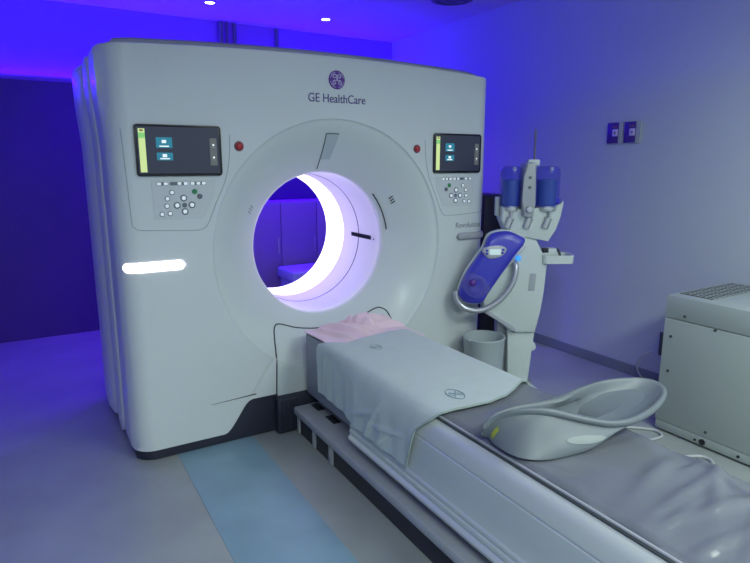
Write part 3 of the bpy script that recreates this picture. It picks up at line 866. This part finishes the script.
# tray
bm = bmesh.new()
tray = rrect(.075, .275, -.085, .075, .03, 5)
r_out = [[(x, y, .815) for x, y in tray], [(x + .004 * (1 if x > .18 else -1), y, .868) for x, y in tray], [(.175 + (x - .175) * .93, y * .93, .868) for x, y in tray], [(.175 + (x - .175) * .90, y * .90, .826) for x, y in tray]]
obj('tray', rows_mesh(r_out, True, None, True, True), 'inj', ij, 40)
def w(x, y): x, y = x * IK, y * IK; return (IO[0] + x * cos(YAW) + y * sin(YAW), IO[1] - x * sin(YAW) + y * cos(YAW))
a = w(.135, .0)
tx = thing('supply_box', 'small open black and white box lying in the injector tray', 'box', (a[0], a[1], .827 * IK + 1.45 * (1 - IK) + .001), -YAW)
obj('carton', BX(-.045, .035, -.035, .035, 0, .075, bev=.003), 'inj', tx, 30)
obj('flap', gridmesh(lambda u, v: (.035 + .035 * u, -.03 + .06 * v, .075 - .055 * u + .02 * sin(pi * u)), 6, 4), 'black', tx, 40)
obj('sleeve', BX(-.047, -.015, -.037, .0, .05, .0765, bev=.002), 'black', tx, 30)

# ------------------------------------------------------------------ waste bin
wb = thing('waste_bin', 'round pale grey waste bin between the scanner and the injector', 'waste bin', (.903, -.203, 0))
R0 = .126
obj('bin_body', lathe([(0, 0), (R0 - .022, 0), (R0 - .016, .006), (R0, .386), (R0 + .004, .393), (R0 + .002, .399), (R0 - .006, .399), (R0 - .008, .390), (R0 - .024, .02), (0, .016)], 40), 'bin', wb, 40)
obj('rim_tab', BX(-.142, -.118, -.025, .025, 0.391, .401, bev=.002), 'bin', wb, 40)

# ------------------------------------------------------------------ white equipment cabinet on the right
cb = thing('equipment_cabinet', 'white metal equipment cabinet with a vented top by the right wall', 'cabinet', (1.43, -1.035, 0))
CX, CY, CZ_ = .60, -.95, .765        # size along x, y (towards the camera), z
obj('body', BX(0, CX, CY, 0, .062, .640, bev=.004), 'cab', cb, 30)
obj('lid', BX(-.001, CX, CY, .001, .6425, CZ_, bev=.006), 'cab', cb, 30)
obj('kick_panel', BX(.003, CX - .01, CY + .005, -.005, .012, .0605, bev=.002), 'cab', cb, 30)
for x in (.05, CX - .06):
    for y in (-.06, CY + .06):
        b = lathe([(0, 0), (.022, 0), (.022, .010), (.012, .013), (0, .013)], 14, c=(x, y, 0)); obj('foot', b, 'screw', cb, 40)
bm = BX(.075, CX - .012, -.195, -.022, CZ_ - .004, CZ_ + .003, bev=.001)
gr = obj('grille', bm, 'grille', cb, 30)
bm = bmesh.new()
nb = 15
for k in range(nb):
    x = .085 + (CX - .11) * k / (nb - 1)
    box(bm, x - .007, x + .007, -.192, -.025, CZ_ + .002, CZ_ + .0045)
for y in (-.193, -.150, -.108, -.066, -.024):
    box(bm, .078, CX - .014, y - .003, y + .003, CZ_ + .002, CZ_ + .005)
ob = obj('grille_bars', bm, 'grillebar', gr, 30)
for y, z in ((-.044, .543), (-.048, .352), (-.108, .667), (-.27, .634), (-.282, .092), (-.50, .54), (-.50, .30)):
    obj('screw', tube([(-.0045, y, z), (.002, y, z)], .0075, 10), 'screw', cb, 40)
for y, z, r in ((-.27, .032, .016), (-.232, .030, .006), (-.45, .034, .007)):
    obj('port', tube([(-.002, y, z), (.006, y, z)], r, 14), 'black', cb, 40)
obj('latch', BX(.30, .36, CY + .3, CY + .36, CZ_, CZ_ + .014, bev=.003), 'screw', cb, 30)

def cable(name, pts, r, lab):
    return tag(obj(name, tube(catmull(pts, 8), r, 8), 'cable', None, 60), lab, 'cable', 'white cables by the cabinet')
cable('floor_cable', [(1.20, -.90, .008), (1.29, -.96, .008), (1.37, -1.03, .008), (1.395, -1.08, .008), (1.36, -1.13, .008), (1.27, -1.125, .008), (1.15, -1.12, .008), (1.02, -1.16, .008)], .008, 'white cable loop on the floor beside the cabinet corner')
cable('floor_cable', [(1.06, -1.22, .008), (1.14, -1.26, .008), (1.20, -1.31, .008), (1.27, -1.335, .010), (1.325, -1.36, .008), (1.335, -1.40, .008), (1.30, -1.44, .008), (1.22, -1.47, .008), (1.05, -1.50, .008)], .009, 'white cable curling on the floor beside the arm support')
so = thing('wall_socket', 'small dark socket box low on the wall behind the cabinet', 'socket', (XR, -.662, .29))
obj('box', BX(-.030, 0, -.022, .022, -.085, .085, bev=.004), 'plate', so, 30)
obj('faceplate', BX(-.033, -.029, -.018, .018, -.078, .078, bev=.001), 'screw', so, 30)
cable('wall_cable', [(2.02, -.60, .22), (1.985, -.55, .17), (1.98, -.53, .10), (2.0, -.56, .03), (2.01, -.66, .012), (2.0, -.78, .012)], .006, 'thin white cable hanging from the socket behind the cabinet')

# ------------------------------------------------------------------ two wall plates
def plate(yc, lab):
    t = thing('wall_plate', lab, 'wall plate', (XR, yc, 1.648), group='wall plates above the cabinet')
    obj('backplate', BX(-.010, 0, -.062, .062, -.072, .072, bev=.003), 'plate', t, 30)
    obj('panel', BX(-.013, -.009, -.030, .058, -.068, .068, bev=.002), 'platedark', t, 30)
    obj('switch_block', BX(-.018, -.012, -.026, .016, -.022, .024, bev=.003), 'logolight', t, 30)
    obj('lock', tube([(-.0195, -.005, 0), (-.017, -.005, 0)], .008, 12), 'btnring', t, 30)
    obj('indicator', BX(-.0145, -.012, -.02, .02, .036, .044, bev=.001), 'redring', t, 30)
plate(-.158, 'violet and grey wall plate, left of the two on the right wall')
plate(-.290, 'violet and grey wall plate, right of the two on the right wall')

# ------------------------------------------------------------------ things behind the gantry
dc = thing('dark_cabinet', 'tall black cabinet behind the injector against the right wall', 'cabinet', (1.73, .80, 0))
obj('body', BX(0, .31, 0, .6, .03, 1.19, bev=.004), 'darkcab', dc, 30)
obj('door', BX(.006, .304, -.016, .001, .04, 1.18, bev=.003), 'darkcab', dc, 30)
obj('handle', tube(catmull([(.03, -.016, .70), (.03, -.045, .72), (.03, -.045, .86), (.03, -.016, .88)], 6), .006, 8), 'vent', dc, 40)
obj('kick_base', BX(.02, .29, .02, .58, 0, .03), 'darkcab', dc)

sc_ = thing('storage_cabinet', 'low storage cabinet against the back wall seen through the bore', 'cabinet', (.22, 2.36, 0))
obj('body', BX(0, 1.12, 0, .29, .06, 1.09, bev=.004), 'store', sc_, 30)
for x0, x1 in ((.004, .37), (.376, .742), (.748, 1.116)):
    d = obj('door', BX(x0, x1, -.018, .0, .07, 1.075, bev=.003), 'store', sc_, 30)
    obj('handle', tube([(x1 - .03, -.03, .60), (x1 - .03, -.03, .75)], .006, 8), 'metal', d, 40)
obj('kick_base', BX(.02, 1.1, .03, .28, 0, .06), 'darkcab', sc_)
bn = thing('step_bench', 'low padded bench standing behind the scanner seen through the bore', 'bench', (.50, 1.86, 0))
obj('cushion', BX(0, .62, 0, .38, .40, .50, bev=.02, seg=3), 'bench', bn, 40)
obj('box_base', BX(.02, .60, .02, .36, .05, .40, bev=.008), 'bench', bn, 40)
for x in (.05, .57):
    for y in (.05, .33): obj('foot', tube([(x, y, 0), (x, y, .052)], .018, 12), 'black', bn, 40)

# ------------------------------------------------------------------ lights
def area(name, loc, rot, sx, sy, power, color, spread=radians(162)):
    L = bpy.data.lights.new(name, 'AREA'); L.shape = 'RECTANGLE'; L.size = sx; L.size_y = sy
    L.energy = power; L.color = color; L.spread = spread
    o = bpy.data.objects.new(name, L); COL.objects.link(o); o.location = loc; o.rotation_euler = rot
    return o
COOL = (.86, 1.0, .90)
BLUE = (.095, .0, 1.0)
area('ceiling_panel_light', (1.0, -2.3, 2.69), (0, 0, 0), 1.2, .6, 16, COOL)
area('ceiling_panel_light', (-1.4, -3.7, 2.69), (0, 0, 0), 1.2, .6, 65, COOL)
area('ceiling_panel_light', (.7, -3.7, 2.69), (0, 0, 0), 1.2, .6, 65, COOL)
# blue cove strip on top of the back panelling, shining up
area('cove_strip_light', (-.6, 2.672, 2.10), (pi + .55, 0, 0), 5.2, .03, 92, (.03, 0, 1), pi)
# blue downlights in a row above the space behind the gantry
for x, en in ((-2.10, 34), (-1.07, 42), (-.039, 130), (.996, 270)):
    L = bpy.data.lights.new('blue_downlight', 'SPOT'); L.energy = en; L.color = BLUE; L.spot_size = radians(100 if x < -.5 else 128); L.spot_blend = .8; L.shadow_soft_size = .04
    o = bpy.data.objects.new('blue_downlight', L); COL.objects.link(o); o.location = (x, 2.12, 2.685)
W = bpy.data.worlds.new('world'); S.world = W; W.use_nodes = True
W.node_tree.nodes['Background'].inputs[0].default_value = (.5, .6, .7, 1); W.node_tree.nodes['Background'].inputs[1].default_value = .02
